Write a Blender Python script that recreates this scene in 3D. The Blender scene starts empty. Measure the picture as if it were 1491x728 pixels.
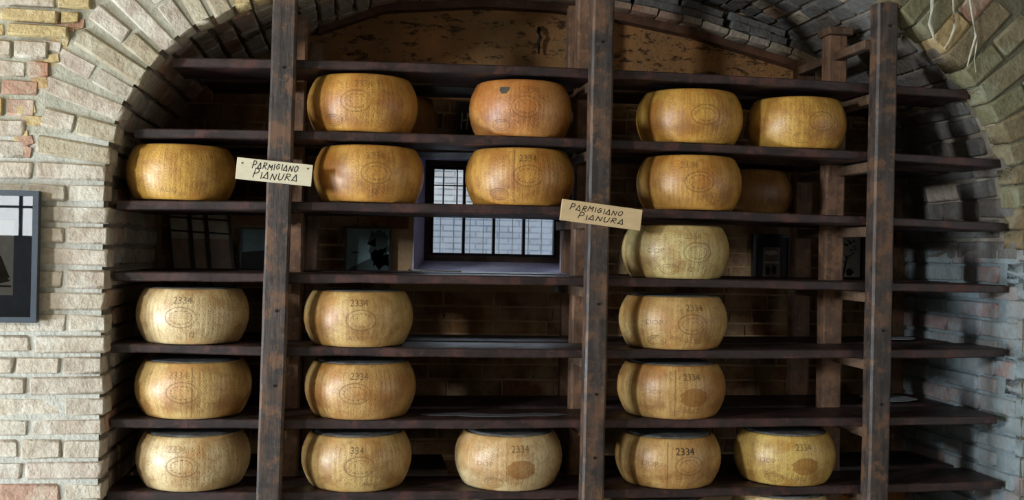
import bpy, bmesh, math, random
from mathutils import Vector, Matrix, noise
random.seed(7)
C = bpy.context.scene.collection
sc = bpy.context.scene
PI = math.pi
R = math.radians

# ------------------------------------------------------------------ camera
cam_d = bpy.data.cameras.new('camera'); cam = bpy.data.objects.new('camera', cam_d); C.objects.link(cam)
YAW, PITCH, ROLL = R(8.4777), R(0.107), R(1.1568)
f0 = Vector((math.sin(YAW), math.cos(YAW), 0)); r0 = Vector((math.cos(YAW), -math.sin(YAW), 0)); u0 = Vector((0, 0, 1))
fw = math.cos(PITCH)*f0 + math.sin(PITCH)*u0; u1 = math.cos(PITCH)*u0 - math.sin(PITCH)*f0
rt = math.cos(ROLL)*r0 + math.sin(ROLL)*u1; up = math.cos(ROLL)*u1 - math.sin(ROLL)*r0
M = Matrix((rt, up, -fw)).transposed().to_4x4(); M.translation = Vector((0, -4, 1.55))
cam.matrix_world = M
cam_d.sensor_width = 36; cam_d.lens = 36*1550/1491; cam_d.clip_start = 0.05
sc.camera = cam

# ------------------------------------------------------------------ world, lights, exposure
w = bpy.data.worlds.new('sky'); sc.world = w; w.use_nodes = True
w.node_tree.nodes['Background'].inputs[0].default_value = (0.72, 0.86, 1.0, 1)
w.node_tree.nodes['Background'].inputs[1].default_value = 7.0

def area(name, loc, target, sx, sy, power, col):
    d = bpy.data.lights.new(name, 'AREA'); d.shape = 'RECTANGLE'; d.size = sx; d.size_y = sy; d.energy = power; d.color = col
    o = bpy.data.objects.new(name, d); C.objects.link(o); o.location = loc
    o.rotation_euler = (Vector(target)-Vector(loc)).to_track_quat('-Z', 'Y').to_euler()
    return o
# daylight through the small window in the room's left wall
area('window_daylight', (-4.12, -3.45, 2.2), (0.6, 0.0, 1.55), 0.42, 0.55, 228, (0.93, 0.97, 1.0))
# daylight through the barred window in the wall behind the camera
area('rear_window_daylight', (-3.3, -7.2, 2.2), (-3.3, 0, 2.0), 1.5, 1.25, 46, (0.92, 0.97, 1.0))
# cool fill added low on the left to brighten the lower wall
area('low_left_fill', (-4.15, -1.75, 0.55), (-1.0, -0.1, 0.15), 1.0, 0.9, 235, (0.80, 0.91, 1.0))
# weak fill added on the right to lift the left reveal; window made up
area('right_fill', (5.2, -3.2, 1.75), (-0.8, -1.2, 1.6), 3.6, 2.3, 48, (0.95, 0.97, 1.0))
# warm bulb hanging at the left of the room
bd = bpy.data.lights.new('ceiling_bulb', 'POINT'); bd.energy = 27; bd.color = (1.0, 0.76, 0.24); bd.shadow_soft_size = 0.12
bo = bpy.data.objects.new('ceiling_bulb', bd); C.objects.link(bo); bo.location = (-2.3, -1.7, 3.15)

vs = sc.view_settings
sc.display_settings.display_device = 'sRGB'
vs.view_transform = 'Standard'; vs.look = 'None'; vs.exposure = -0.1; vs.gamma = 1.0; vs.use_curve_mapping = False
sc.cycles.use_denoising = True
sc.cycles.max_bounces = 8; sc.cycles.diffuse_bounces = 4

# ------------------------------------------------------------------ helpers
def tag(o, label=None, cat=None, group=None, kind=None):
    if label: o['label'] = label
    if cat: o['category'] = cat
    if group: o['group'] = group
    if kind: o['kind'] = kind
    return o
def link(name, me, mat=None, parent=None, loc=None, smooth=False):
    o = bpy.data.objects.new(name, me); C.objects.link(o)
    if mat and not me.materials: me.materials.append(mat)
    if parent: o.parent = parent
    if loc: o.location = loc
    return o
def mesh_of(bm, name, smooth=False):
    me = bpy.data.meshes.new(name); bm.normal_update(); bm.to_mesh(me); bm.free()
    if smooth:
        for p in me.polygons: p.use_smooth = True
    return me
def obj(name, bm, mat, parent=None, loc=None, smooth=False):
    return link(name, mesh_of(bm, name, smooth), mat, parent, loc)
def empty(name, loc=(0, 0, 0)):
    o = bpy.data.objects.new(name, None); C.objects.link(o); o.location = loc; o.empty_display_size = 0.05; return o
def bx(bm, x0, x1, y0, y1, z0, z1, mtx=None):
    v = [bm.verts.new(p) for p in ((x0,y0,z0),(x1,y0,z0),(x1,y1,z0),(x0,y1,z0),(x0,y0,z1),(x1,y0,z1),(x1,y1,z1),(x0,y1,z1))]
    for q in ((0,3,2,1),(4,5,6,7),(0,1,5,4),(1,2,6,5),(2,3,7,6),(3,0,4,7)): bm.faces.new([v[i] for i in q])
    if mtx is not None: bmesh.ops.transform(bm, matrix=mtx, verts=v)
    return v
def bevel(bm, amt, seg=1):
    bmesh.ops.bevel(bm, geom=list(bm.edges), offset=amt, segments=seg, affect='EDGES', clamp_overlap=True)
def tube(bm, pts, rad, n=8):
    rings = []
    for i, p in enumerate(pts):
        p = Vector(p); a = Vector(pts[max(0, i-1)]); b = Vector(pts[min(len(pts)-1, i+1)])
        t = (b-a).normalized(); q = t.to_track_quat('Z', 'Y')
        r_ = rad[i] if isinstance(rad, (list, tuple)) else rad
        rings.append([bm.verts.new(p + q @ Vector((r_*math.cos(2*PI*k/n), r_*math.sin(2*PI*k/n), 0))) for k in range(n)])
    for a, b in zip(rings, rings[1:]):
        for k in range(n): bm.faces.new((a[k], a[(k+1) % n], b[(k+1) % n], b[k]))
    bm.faces.new(rings[0][::-1]); bm.faces.new(rings[-1])

# ------------------------------------------------------------------ materials
class NT:
    def __init__(s, name):
        s.m = bpy.data.materials.new(name); s.m.use_nodes = True; s.t = s.m.node_tree; s.n = s.t.nodes
        s.b = s.n['Principled BSDF']; s.out = s.n['Material Output']
    def N(s, typ, **kw):
        n = s.n.new(typ)
        for k, v in kw.items(): setattr(n, k, v)
        return n
    def L(s, a, b): s.t.links.new(a, b)
    def pos(s, scale=(1, 1, 1), src='world'):
        if src == 'world': o = s.N('ShaderNodeNewGeometry').outputs['Position']
        else: o = s.N('ShaderNodeTexCoord').outputs['Object']
        mp = s.N('ShaderNodeMapping'); mp.inputs['Scale'].default_value = scale; s.L(o, mp.inputs['Vector']); return mp.outputs[0]
    def noise(s, vec, scale, detail=4, rough=0.55):
        n = s.N('ShaderNodeTexNoise'); n.inputs['Scale'].default_value = scale; n.inputs['Detail'].default_value = detail
        n.inputs['Roughness'].default_value = rough; s.L(vec, n.inputs['Vector']); return n.outputs['Fac']
    def ramp(s, fac, stops, interp='LINEAR'):
        r_ = s.N('ShaderNodeValToRGB'); e = r_.color_ramp.elements; r_.color_ramp.interpolation = interp
        while len(e) > 1: e.remove(e[-1])
        e[0].position = stops[0][0]; e[0].color = (*stops[0][1], 1)
        for p, c in stops[1:]:
            k = e.new(p); k.color = (*c, 1)
        s.L(fac, r_.inputs[0]); return r_.outputs[0]
    def val(s, fac, lo, hi, a=0.0, b=1.0):
        n = s.N('ShaderNodeMapRange'); n.inputs[1].default_value = lo; n.inputs[2].default_value = hi; n.inputs[3].default_value = a; n.inputs[4].default_value = b
        s.L(fac, n.inputs[0]); return n.outputs[0]
    def mix(s, fac, a, b, mode='MIX'):
        n = s.N('ShaderNodeMix', data_type='RGBA', blend_type=mode)
        for sock, v in ((n.inputs[0], fac), (n.inputs[6], a), (n.inputs[7], b)):
            if isinstance(v, (int, float)): sock.default_value = v
            elif isinstance(v, tuple): sock.default_value = (*v, 1)
            else: s.L(v, sock)
        return n.outputs[2]
    def math(s, op, a, b=0.0):
        n = s.N('ShaderNodeMath', operation=op)
        for sock, v in ((n.inputs[0], a), (n.inputs[1], b)):
            if isinstance(v, (int, float)): sock.default_value = v
            else: s.L(v, sock)
        return n.outputs[0]
    def bump(s, h, strength=0.5, dist=0.01):
        n = s.N('ShaderNodeBump'); n.inputs['Strength'].default_value = strength; n.inputs['Distance'].default_value = dist
        s.L(h, n.inputs['Height']); s.L(n.outputs[0], s.b.inputs['Normal'])
    def col(s, c):
        if isinstance(c, tuple): s.b.inputs['Base Color'].default_value = (*c, 1)
        else: s.L(c, s.b.inputs['Base Color'])
    def rough(s, v):
        if isinstance(v, (int, float)): s.b.inputs['Roughness'].default_value = v
        else: s.L(v, s.b.inputs['Roughness'])

def plain(name, c, rough=0.7, metal=0.0):
    t = NT(name); p = t.pos(); n = t.noise(p, 30)
    t.col(t.mix(t.val(n, 0.3, 0.7), tuple(x*0.8 for x in c), tuple(min(1, x*1.15) for x in c)))
    t.rough(rough); t.b.inputs['Metallic'].default_value = metal; return t.m

def brick_mat(name, stops, stain, lime, lime_amt):
    t = NT(name); oi = t.N('ShaderNodeObjectInfo').outputs['Random']
    p = t.pos()
    base = t.ramp(oi, stops)
    n1 = t.noise(p, 9, 6, 0.65); n2 = t.noise(p, 55, 5, 0.6); n3 = t.noise(p, 22, 5, 0.6)
    c = t.mix(t.val(n2, 0.38, 0.68, 0, 0.45), base, stain)
    c = t.mix(t.val(n1, 0.62-lime_amt*0.35, 0.74-lime_amt*0.2, 0, 0.85), c, lime)
    c = t.mix(0.35, c, t.ramp(n3, [(0.3, (0.55, 0.55, 0.55)), (0.7, (1.0, 1.0, 1.0))]), 'MULTIPLY')
    t.col(c); t.rough(0.92)
    h = t.math('ADD', t.math('MULTIPLY', n3, 0.8), t.math('MULTIPLY', n2, 0.45))
    t.bump(h, 0.8, 0.016); return t.m
def mortar_mat(name, a, b):
    t = NT(name); p = t.pos(); n = t.noise(p, 14, 6, 0.65); n2 = t.noise(p, 70, 4)
    t.col(t.ramp(n, [(0.3, a), (0.7, b)])); t.rough(0.95); t.bump(t.math('ADD', n, t.math('MULTIPLY', n2, 0.5)), 0.8, 0.012); return t.m

M_brick = brick_mat('brick_pale', [(0.0, (0.50, 0.44, 0.34)), (0.25, (0.44, 0.37, 0.29)), (0.5, (0.54, 0.48, 0.38)), (0.75, (0.47, 0.38, 0.32)), (1.0, (0.43, 0.39, 0.31))],
                    (0.30, 0.23, 0.18), (0.62, 0.59, 0.51), 0.48)
M_brick_red = brick_mat('brick_red', [(0.0, (0.42, 0.22, 0.14)), (1.0, (0.42, 0.28, 0.21))], (0.28, 0.17, 0.12), (0.52, 0.45, 0.36), 0.45)
M_brick_buff = brick_mat('brick_buff', [(0.0, (0.50, 0.38, 0.17)), (0.5, (0.56, 0.45, 0.23)), (1.0, (0.42, 0.28, 0.13))], (0.26, 0.16, 0.08), (0.58, 0.52, 0.33), 0.25)
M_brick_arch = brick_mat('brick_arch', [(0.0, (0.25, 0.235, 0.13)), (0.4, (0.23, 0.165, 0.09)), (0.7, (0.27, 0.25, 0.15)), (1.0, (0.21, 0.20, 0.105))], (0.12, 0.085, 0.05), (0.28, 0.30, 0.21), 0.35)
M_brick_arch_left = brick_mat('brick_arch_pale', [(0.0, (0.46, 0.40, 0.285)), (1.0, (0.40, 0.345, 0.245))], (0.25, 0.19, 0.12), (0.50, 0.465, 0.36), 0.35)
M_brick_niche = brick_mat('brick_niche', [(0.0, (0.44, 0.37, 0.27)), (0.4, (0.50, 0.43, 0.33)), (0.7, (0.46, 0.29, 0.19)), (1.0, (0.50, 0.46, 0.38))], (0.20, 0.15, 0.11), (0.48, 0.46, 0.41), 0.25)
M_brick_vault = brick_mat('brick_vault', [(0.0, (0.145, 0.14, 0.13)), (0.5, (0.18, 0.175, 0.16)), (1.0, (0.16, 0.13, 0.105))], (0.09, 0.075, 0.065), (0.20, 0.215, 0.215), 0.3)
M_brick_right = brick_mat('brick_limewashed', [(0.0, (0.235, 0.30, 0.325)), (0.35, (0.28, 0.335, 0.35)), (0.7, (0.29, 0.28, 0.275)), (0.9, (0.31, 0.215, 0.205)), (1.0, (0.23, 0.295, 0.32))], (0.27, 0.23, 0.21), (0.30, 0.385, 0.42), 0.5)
M_brick_pink = brick_mat('brick_faded_pink', [(0.0, (0.32, 0.215, 0.20)), (1.0, (0.30, 0.25, 0.24))], (0.23, 0.165, 0.15), (0.32, 0.36, 0.38), 0.5)
M_mortar = mortar_mat('mortar_pale', (0.33, 0.33, 0.29), (0.52, 0.51, 0.45))
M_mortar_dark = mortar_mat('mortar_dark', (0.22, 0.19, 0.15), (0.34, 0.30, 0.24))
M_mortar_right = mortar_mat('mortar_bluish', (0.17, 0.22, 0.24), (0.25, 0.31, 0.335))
M_plaster = mortar_mat('plaster_warm', (0.24, 0.20, 0.13), (0.30, 0.26, 0.18))
M_backwall = mortar_mat('plaster_brown', (0.34, 0.22, 0.115), (0.46, 0.32, 0.18))
M_reveal = mortar_mat('plaster_lilac', (0.62, 0.58, 0.80), (0.74, 0.70, 0.90))
M_floor = mortar_mat('floor_stone', (0.48, 0.44, 0.36), (0.60, 0.55, 0.46))

def back_brick_mat():
    t = NT('brick_brown'); a = t.N('ShaderNodeVertexColor', layer_name='tint').outputs[0]; p = t.pos(); n = t.noise(p, 40, 5, 0.65); n2 = t.noise(p, 7, 4)
    c = t.mix(t.val(n, 0.35, 0.7), a, t.mix(1.0, a, (0.55, 0.5, 0.45), 'MULTIPLY'))
    c = t.mix(t.val(n2, 0.4, 0.65, 0, 0.6), c, (0.48, 0.34, 0.19)); t.col(c); t.rough(0.95); t.bump(n, 0.7, 0.012); return t.m
M_backbrick = back_brick_mat()

def wood(name, axis, dark, mid, rust, rough=0.55, worn=0.5):
    t = NT(name); s = {'x': (0.12, 1, 1), 'z': (1, 1, 0.12), 'y': (1, 0.12, 1)}[axis]
    p = t.pos(s); q = t.pos()
    g = t.noise(p, 60, 6, 0.65); b = t.noise(p, 14, 4, 0.6); d = t.noise(q, 6, 5, 0.7); e = t.noise(q, 28, 4, 0.6)
    c = t.ramp(g, [(0.3, dark), (0.65, mid)])
    c = t.mix(t.val(d, 0.58-worn*0.2, 0.72-worn*0.1, 0, 0.85), c, rust)
    c = t.mix(t.val(e, 0.60, 0.72, 0, 0.5), c, tuple(x*2.1 for x in mid))
    c = t.mix(t.val(b, 0.35, 0.55, 0.55, 0.0), c, dark)
    k_ = t.noise(q, 11, 5, 0.7); c = t.mix(t.val(k_, 0.52, 0.60, 0, 0.75), c, rust); c = t.mix(t.val(k_, 0.44, 0.38, 0, 0.6), c, dark)
    t.col(c); t.rough(t.val(d, 0.3, 0.7, rough-0.1, rough+0.2))
    t.bump(t.math('ADD', g, t.math('MULTIPLY', e, 0.5)), 0.45, 0.006); return t.m
M_post = wood('timber_post', 'z', (0.018, 0.014, 0.013), (0.070, 0.054, 0.048), (0.150, 0.075, 0.038), 0.5, 0.35)
M_post_back = wood('timber_back_post', 'z', (0.09, 0.050, 0.030), (0.22, 0.125, 0.080), (0.28, 0.145, 0.075), 0.7, 0.5)
M_board = wood('timber_shelf', 'x', (0.013, 0.008, 0.008), (0.030, 0.018, 0.018), (0.078, 0.029, 0.024), 0.46, 0.4)
M_bearer = wood('timber_bearer', 'y', (0.06, 0.035, 0.02), (0.13, 0.075, 0.045), (0.16, 0.09, 0.05), 0.7, 0.4)
M_orange = wood('orange_lit_wall', 'x', (0.50, 0.19, 0.04), (0.72, 0.29, 0.06), (0.75, 0.34, 0.09), 0.6, 0.4)  # warm light on the back wall, put into the colour of one panel

def cheese_mat():
    t = NT('cheese_rind'); oi = t.N('ShaderNodeObjectInfo'); colr = oi.outputs['Color']
    oc = t.N('ShaderNodeTexCoord').outputs['Object']; sx = t.N('ShaderNodeSeparateXYZ'); t.L(oc, sx.inputs[0])
    th = t.math('ARCTAN2', sx.outputs[1], sx.outputs[0])
    col_id = t.math('MULTIPLY', th, 66/(2*PI)*1.0)
    fr = t.math('FRACT', t.math('ADD', col_id, 200.0))
    band = t.math('MULTIPLY', t.val(fr, 0.12, 0.3), t.val(fr, 0.72, 0.9, 1, 0))
    # little punched dots running down each column
    cv = t.N('ShaderNodeCombineXYZ'); t.L(t.math('FLOOR', t.math('ADD', col_id, 200.0)), cv.inputs[0]); t.L(t.math('MULTIPLY', sx.outputs[2], 210.0), cv.inputs[1])
    t.L(t.math('MULTIPLY', fr, 2.2), cv.inputs[2])
    dots = t.N('ShaderNodeTexNoise'); dots.inputs['Scale'].default_value = 1.0; dots.inputs['Detail'].default_value = 1.0; t.L(cv.outputs[0], dots.inputs['Vector'])
    d = t.math('MULTIPLY', t.val(dots.outputs['Fac'], 0.48, 0.6), band)
    zz = t.math('MULTIPLY', t.val(sx.outputs[2], 0.012, 0.03), t.val(sx.outputs[2], 0.17, 0.19, 1, 0))
    ofs = t.N('ShaderNodeCombineXYZ'); t.L(t.math('MULTIPLY', oi.outputs['Random'], 30.0), ofs.inputs[0])
    av = t.N('ShaderNodeVectorMath', operation='ADD'); t.L(oc, av.inputs[0]); t.L(ofs.outputs[0], av.inputs[1]); v = av.outputs[0]
    n1 = t.noise(v, 9, 6, 0.65); n2 = t.noise(v, 34, 5, 0.7); n3 = t.noise(v, 3.2, 3, 0.5)
    fade = t.val(n3, 0.35, 0.6, 0.35, 1.0)
    d = t.math('MULTIPLY', t.math('MULTIPLY', d, zz), fade)
    c = t.mix(t.val(n1, 0.45, 0.62, 0, 0.9), colr, t.mix(1.0, colr, (0.64, 0.48, 0.32), 'MULTIPLY'))
    n4 = t.noise(v, 4.5, 4, 0.6); c = t.mix(t.val(n4, 0.50, 0.62, 0, 0.32), c, t.mix(1.0, colr, (1.0, 0.62, 0.30), 'MULTIPLY'))
    sv = t.N('ShaderNodeCombineXYZ'); t.L(t.math('MULTIPLY', th, 9.0), sv.inputs[0]); t.L(t.math('MULTIPLY', sx.outputs[2], 2.5), sv.inputs[1]); t.L(t.math('MULTIPLY', oi.outputs['Random'], 40.0), sv.inputs[2])
    n5 = t.noise(sv.outputs[0], 2.0, 4, 0.6); c = t.mix(t.val(n5, 0.5, 0.62, 0, 0.5), c, t.mix(1.0, colr, (0.62, 0.50, 0.42), 'MULTIPLY'))
    c = t.mix(t.val(n2, 0.52, 0.64, 0, 0.5), c, t.mix(1.0, colr, (0.50, 0.38, 0.32), 'MULTIPLY'))
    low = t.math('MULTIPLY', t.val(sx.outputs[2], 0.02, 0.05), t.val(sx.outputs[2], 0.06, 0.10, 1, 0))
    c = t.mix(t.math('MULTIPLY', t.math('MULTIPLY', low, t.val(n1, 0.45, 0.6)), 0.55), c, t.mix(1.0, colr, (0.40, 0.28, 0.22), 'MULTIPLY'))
    c = t.mix(t.math('MULTIPLY', d, 0.34), c, t.mix(1.0, colr, (0.42, 0.34, 0.30), 'MULTIPLY'))
    t.col(c); t.rough(t.val(n2, 0.3, 0.7, 0.42, 0.6)); t.b.inputs['Coat Weight'].default_value = 0.65; t.b.inputs['Coat Roughness'].default_value = 0.40
    h = t.math('ADD', t.math('MULTIPLY', d, -0.8), t.math('MULTIPLY', n2, 0.7))
    t.bump(h, 0.35, 0.006); t.b.inputs['Specular IOR Level'].default_value = 0.5
    return t.m
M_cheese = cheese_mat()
def top_mat():
    t = NT('cheese_top_mould'); v = t.pos(src='obj'); n = t.noise(v, 16, 6, 0.7); n2 = t.noise(v, 60, 4)
    c = t.ramp(n, [(0.32, (0.055, 0.045, 0.032)), (0.47, (0.15, 0.15, 0.145)), (0.7, (0.27, 0.29, 0.31))])
    t.col(t.mix(t.val(n2, 0.5, 0.7, 0, 0.6), c, (0.07, 0.06, 0.05))); t.rough(0.8); t.bump(n2, 0.5, 0.006); return t.m
M_top = top_mat()
def ink(name, c, a):
    t = NT(name); tr = t.N('ShaderNodeBsdfTransparent'); mx = t.N('ShaderNodeMixShader'); mx.inputs[0].default_value = a
    t.col(c); t.rough(0.7); t.L(tr.outputs[0], mx.inputs[1]); t.L(t.b.outputs[0], mx.inputs[2]); t.L(mx.outputs[0], t.out.inputs[0]); return t.m
M_ink = ink('stamp_ink', (0.10, 0.055, 0.022), 0.55)
M_ink_soft = ink('stamp_faint', (0.16, 0.09, 0.035), 0.34)
M_oval_orange = ink('stamp_orange', (0.36, 0.14, 0.02), 0.42)
M_mould = plain('mould_patch', (0.075, 0.062, 0.045), 0.9)
M_frame_dark = plain('frame_black', (0.012, 0.012, 0.013), 0.4)
M_frame_slate = plain('frame_slate', (0.035, 0.048, 0.065), 0.4)
M_mat_navy = plain('mat_navy', (0.055, 0.095, 0.17), 0.7)
M_paper = plain('photo_paper', (0.55, 0.56, 0.58), 0.6)
M_black = plain('print_black', (0.012, 0.012, 0.014), 0.6)
M_teal = plain('print_teal', (0.17, 0.26, 0.28), 0.6)
M_teal_dark = plain('print_dark_teal', (0.018, 0.035, 0.032), 0.6)
M_grey = plain('print_grey', (0.50, 0.49, 0.44), 0.6)
M_brownprint = plain('print_brown', (0.22, 0.16, 0.13), 0.6)
M_iron = plain('iron', (0.015, 0.014, 0.013), 0.55, 0.6)
M_grille = plain('iron_weathered', (0.10, 0.11, 0.12), 0.7)
M_steel = plain('steel', (0.45, 0.43, 0.40), 0.35, 0.9)
M_lime = plain('lime_root', (0.52, 0.50, 0.40), 0.85)
M_white = plain('patch_white', (0.42, 0.44, 0.47), 0.9)
def sign_mat(name, c):
    t = NT(name); p = t.pos((0.3, 1, 1)); n = t.noise(p, 45, 4); n2 = t.noise(t.pos(), 18, 4)
    a = t.mix(t.val(n, 0.3, 0.7), tuple(x*0.85 for x in c), c); t.col(t.mix(t.val(n2, 0.62, 0.75, 0, 0.4), a, tuple(x*0.55 for x in c))); t.rough(0.6); return t.m
M_sign_a = sign_mat('sign_pale', (0.66, 0.60, 0.44)); M_sign_b = sign_mat('sign_tan', (0.62, 0.46, 0.26))
M_pen = plain('pen_black', (0.012, 0.011, 0.012), 0.6)
def glass():
    t = NT('glass'); tr = t.N('ShaderNodeBsdfTransparent'); gl = t.N('ShaderNodeBsdfGlossy'); gl.inputs['Roughness'].default_value = 0.01
    fr = t.N('ShaderNodeFresnel'); fr.inputs[0].default_value = 1.65
    mx = t.N('ShaderNodeMixShader'); t.L(fr.outputs[0], mx.inputs[0]); t.L(tr.outputs[0], mx.inputs[1]); t.L(gl.outputs[0], mx.inputs[2]); t.L(mx.outputs[0], t.out.inputs[0]); return t.m
M_glass = glass()
def outdoor_mat():
    t = NT('brick_outdoor'); geo = t.N('ShaderNodeNewGeometry').outputs['Position']; s = t.N('ShaderNodeSeparateXYZ'); t.L(geo, s.inputs[0])
    cv = t.N('ShaderNodeCombineXYZ'); t.L(s.outputs[0], cv.inputs[0]); t.L(s.outputs[2], cv.inputs[1])
    b = t.N('ShaderNodeTexBrick'); t.L(cv.outputs[0], b.inputs['Vector'])
    b.inputs['Color1'].default_value = (0.20, 0.197, 0.194, 1); b.inputs['Color2'].default_value = (0.16, 0.148, 0.142, 1); b.inputs['Mortar'].default_value = (0.05, 0.055, 0.06, 1)
    b.inputs['Scale'].default_value = 1; b.inputs['Brick Width'].default_value = 0.17; b.inputs['Row Height'].default_value = 0.046; b.inputs['Mortar Size'].default_value = 0.006
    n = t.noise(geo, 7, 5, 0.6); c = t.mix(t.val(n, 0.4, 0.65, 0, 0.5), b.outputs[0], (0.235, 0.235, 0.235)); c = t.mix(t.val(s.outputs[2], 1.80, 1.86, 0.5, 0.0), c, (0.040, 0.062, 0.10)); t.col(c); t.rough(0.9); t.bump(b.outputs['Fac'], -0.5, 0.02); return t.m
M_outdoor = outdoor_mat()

# ------------------------------------------------------------------ niche profile (x, z), left foot -> crown -> right foot
PROF = [(-0.865, 0.0), (-0.865, 1.80), (-0.858, 1.87), (-0.847, 1.93), (-0.828, 2.00), (-0.806, 2.055), (-0.757, 2.14), (-0.697, 2.222), (-0.651, 2.274), (-0.592, 2.326),
        (-0.50, 2.378), (-0.38, 2.436), (-0.15, 2.545), (0.12, 2.665), (0.45, 2.755), (0.9, 2.80), (1.3, 2.785), (1.6, 2.755), (1.85, 2.70), (1.97, 2.65), (2.055, 2.595),
        (2.105, 2.553), (2.172, 2.497), (2.256, 2.425), (2.32, 2.37), (2.385, 2.318), (2.445, 2.255), (2.504, 2.180), (2.545, 2.115), (2.588, 2.02), (2.622, 1.905), (2.643, 1.80),
        (2.658, 1.60), (2.66, 1.40), (2.66, 0.0)]
def dense(pts, step=0.01):
    out = []
    for (x0, z0), (x1, z1) in zip(pts, pts[1:]):
        n = max(1, int(math.hypot(x1-x0, z1-z0)/step))
        for i in range(n): out.append((x0+(x1-x0)*i/n, z0+(z1-z0)*i/n))
    out.append(pts[-1]); return out
DP = dense(PROF)
SL = [0.0]
for a, b in zip(DP, DP[1:]): SL.append(SL[-1]+math.hypot(b[0]-a[0], b[1]-a[1]))
def at(s):
    s = min(max(s, 0), SL[-1]-1e-6); lo, hi = 0, len(SL)-1
    while hi-lo > 1:
        m = (lo+hi)//2
        if SL[m] <= s: lo = m
        else: hi = m
    k = (s-SL[lo])/(SL[hi]-SL[lo]); a, b = DP[lo], DP[hi]
    i0, i1 = max(0, lo-8), min(len(DP)-1, hi+8)
    t = Vector((DP[i1][0]-DP[i0][0], DP[i1][1]-DP[i0][1])).normalized()
    return Vector((a[0]+(b[0]-a[0])*k, a[1]+(b[1]-a[1])*k)), t, Vector((-t.y, t.x))       # point, tangent, outward normal
S_L = 1.80                                          # arc length at the left springing
S_R = SL[-1]-1.60
YF, YB = -0.08, 0.90                                # arch face, back wall

# ------------------------------------------------------------------ brick pieces
def brick_mesh(seed, rough=1.0):
    rnd = random.Random(seed); bm = bmesh.new(); us = [-0.5, -0.465, 0.465, 0.5]; vsn = [-0.5, -0.40, 0.40, 0.5]; nx = nz = 4
    j = lambda a: rnd.uniform(-a, a)*rough
    g = [[None]*nz for _ in range(nx)]; sk = j(0.03)
    for i in range(nx):
        for k in range(nz):
            ed = (i in (0, nx-1)) or (k in (0, nz-1)); cor = (i in (0, nx-1)) and (k in (0, nz-1))
            u, v = us[i], vsn[k]
            if cor: u *= rnd.uniform(0.955, 1.0); v *= rnd.uniform(0.86, 1.0)
            y = (0.060+rnd.uniform(0, 0.03) if ed else rnd.uniform(-0.02, 0.025)) + (0.02 if cor else 0)
            g[i][k] = bm.verts.new((u+j(0.014)+sk*v, y+j(0.012), v+j(0.06)))
    ring = [(i, 0) for i in range(nx)]+[(nx-1, k) for k in range(1, nz)]+[(i, nz-1) for i in range(nx-2, -1, -1)]+[(0, k) for k in range(nz-2, 0, -1)]
    for i in range(nx-1):
        for k in range(nz-1): bm.faces.new((g[i][k], g[i+1][k], g[i+1][k+1], g[i][k+1]))
    bk = [bm.verts.new((g[i][k].co.x*1.0, 1.0, g[i][k].co.z)) for i, k in ring]; n = len(ring)
    for q in range(n):
        a, b = ring[q], ring[(q+1) % n]; bm.faces.new((g[b[0]][b[1]], g[a[0]][a[1]], bk[q], bk[(q+1) % n]))
    me = mesh_of(bm, 'brick', True)
    me.polygons[4].use_smooth = False
    return me
BR = {}
def brick(mat, parent, pos, ax, az, size, seed=None, name='brick'):
    """pos: centre of the front face; ax: direction of the length; az: direction of the height; size = length, depth, height"""
    k = random.randrange(9)
    me = BR.get((mat.name, k))
    if me is None:
        me = brick_mesh(100+k); me.materials.append(mat); BR[(mat.name, k)] = me
    o = bpy.data.objects.new(name, me); C.objects.link(o); o.parent = parent
    X = Vector(ax).normalized(); Z = Vector(az).normalized(); Y = Z.cross(X)
    q = Matrix.Rotation(R(U(-1.6, 1.6)), 3, 'X') @ Matrix.Rotation(R(U(-1.0, 1.0)), 3, 'Z') @ Matrix.Rotation(R(U(-0.7, 0.7)), 3, 'Y'); X, Y, Z = q @ X, q @ Y, q @ Z
    m = Matrix((X*size[0], Y*size[1], Z*size[2])).transposed().to_4x4(); m.translation = Vector(pos)
    o.matrix_local = m
    return o
def U(a, b): return random.uniform(a, b)

# ------------------------------------------------------------------ arch face wall
bm = bmesh.new()
IN = [(x-0.01 if x < 0.9 else x+0.01, z+(0.008 if z > 2.5 else 0)) for x, z in PROF]
for (xa, za), (xb, zb) in zip(IN, IN[1:]):
    side = -4.0 if (xa+xb)/2 < 0.9 else 5.0
    bm.faces.new([bm.verts.new((x, YF+0.008, z)) for x, z in ((xa, za), (xb, zb), (side, zb), (side, za))])
bm.faces.new([bm.verts.new((x, YF+0.008, z)) for x, z in ((-4.0, 2.808), (5.0, 2.808), (5.0, 3.6), (-4.0, 3.6))])
bmesh.ops.remove_doubles(bm, verts=list(bm.verts), dist=0.0005)
ex = bmesh.ops.extrude_face_region(bm, geom=list(bm.faces))
bmesh.ops.translate(bm, verts=[v for v in ex['geom'] if isinstance(v, bmesh.types.BMVert)], vec=(0, 0.008, 0))
bmesh.ops.recalc_face_normals(bm, faces=list(bm.faces))
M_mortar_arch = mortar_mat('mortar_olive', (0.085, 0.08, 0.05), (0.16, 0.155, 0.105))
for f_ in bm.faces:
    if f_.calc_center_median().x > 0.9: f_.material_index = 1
wall_front = obj('wall_front', bm, M_mortar); wall_front.data.materials.append(M_mortar_arch); wall_front.data.materials.append(mortar_mat('mortar_grey_olive', (0.26, 0.255, 0.20), (0.44, 0.43, 0.35)));
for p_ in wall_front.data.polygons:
    if p_.center.x < 0.9 and p_.center.z > 1.95: p_.material_index = 2  # mortar darker and more olive high on the left
tag(wall_front, kind='structure')

def pick(*opts):
    r_ = random.random(); acc = 0
    for p, m in opts:
        acc += p
        if r_ < acc: return m
    return opts[-1][1]
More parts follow.
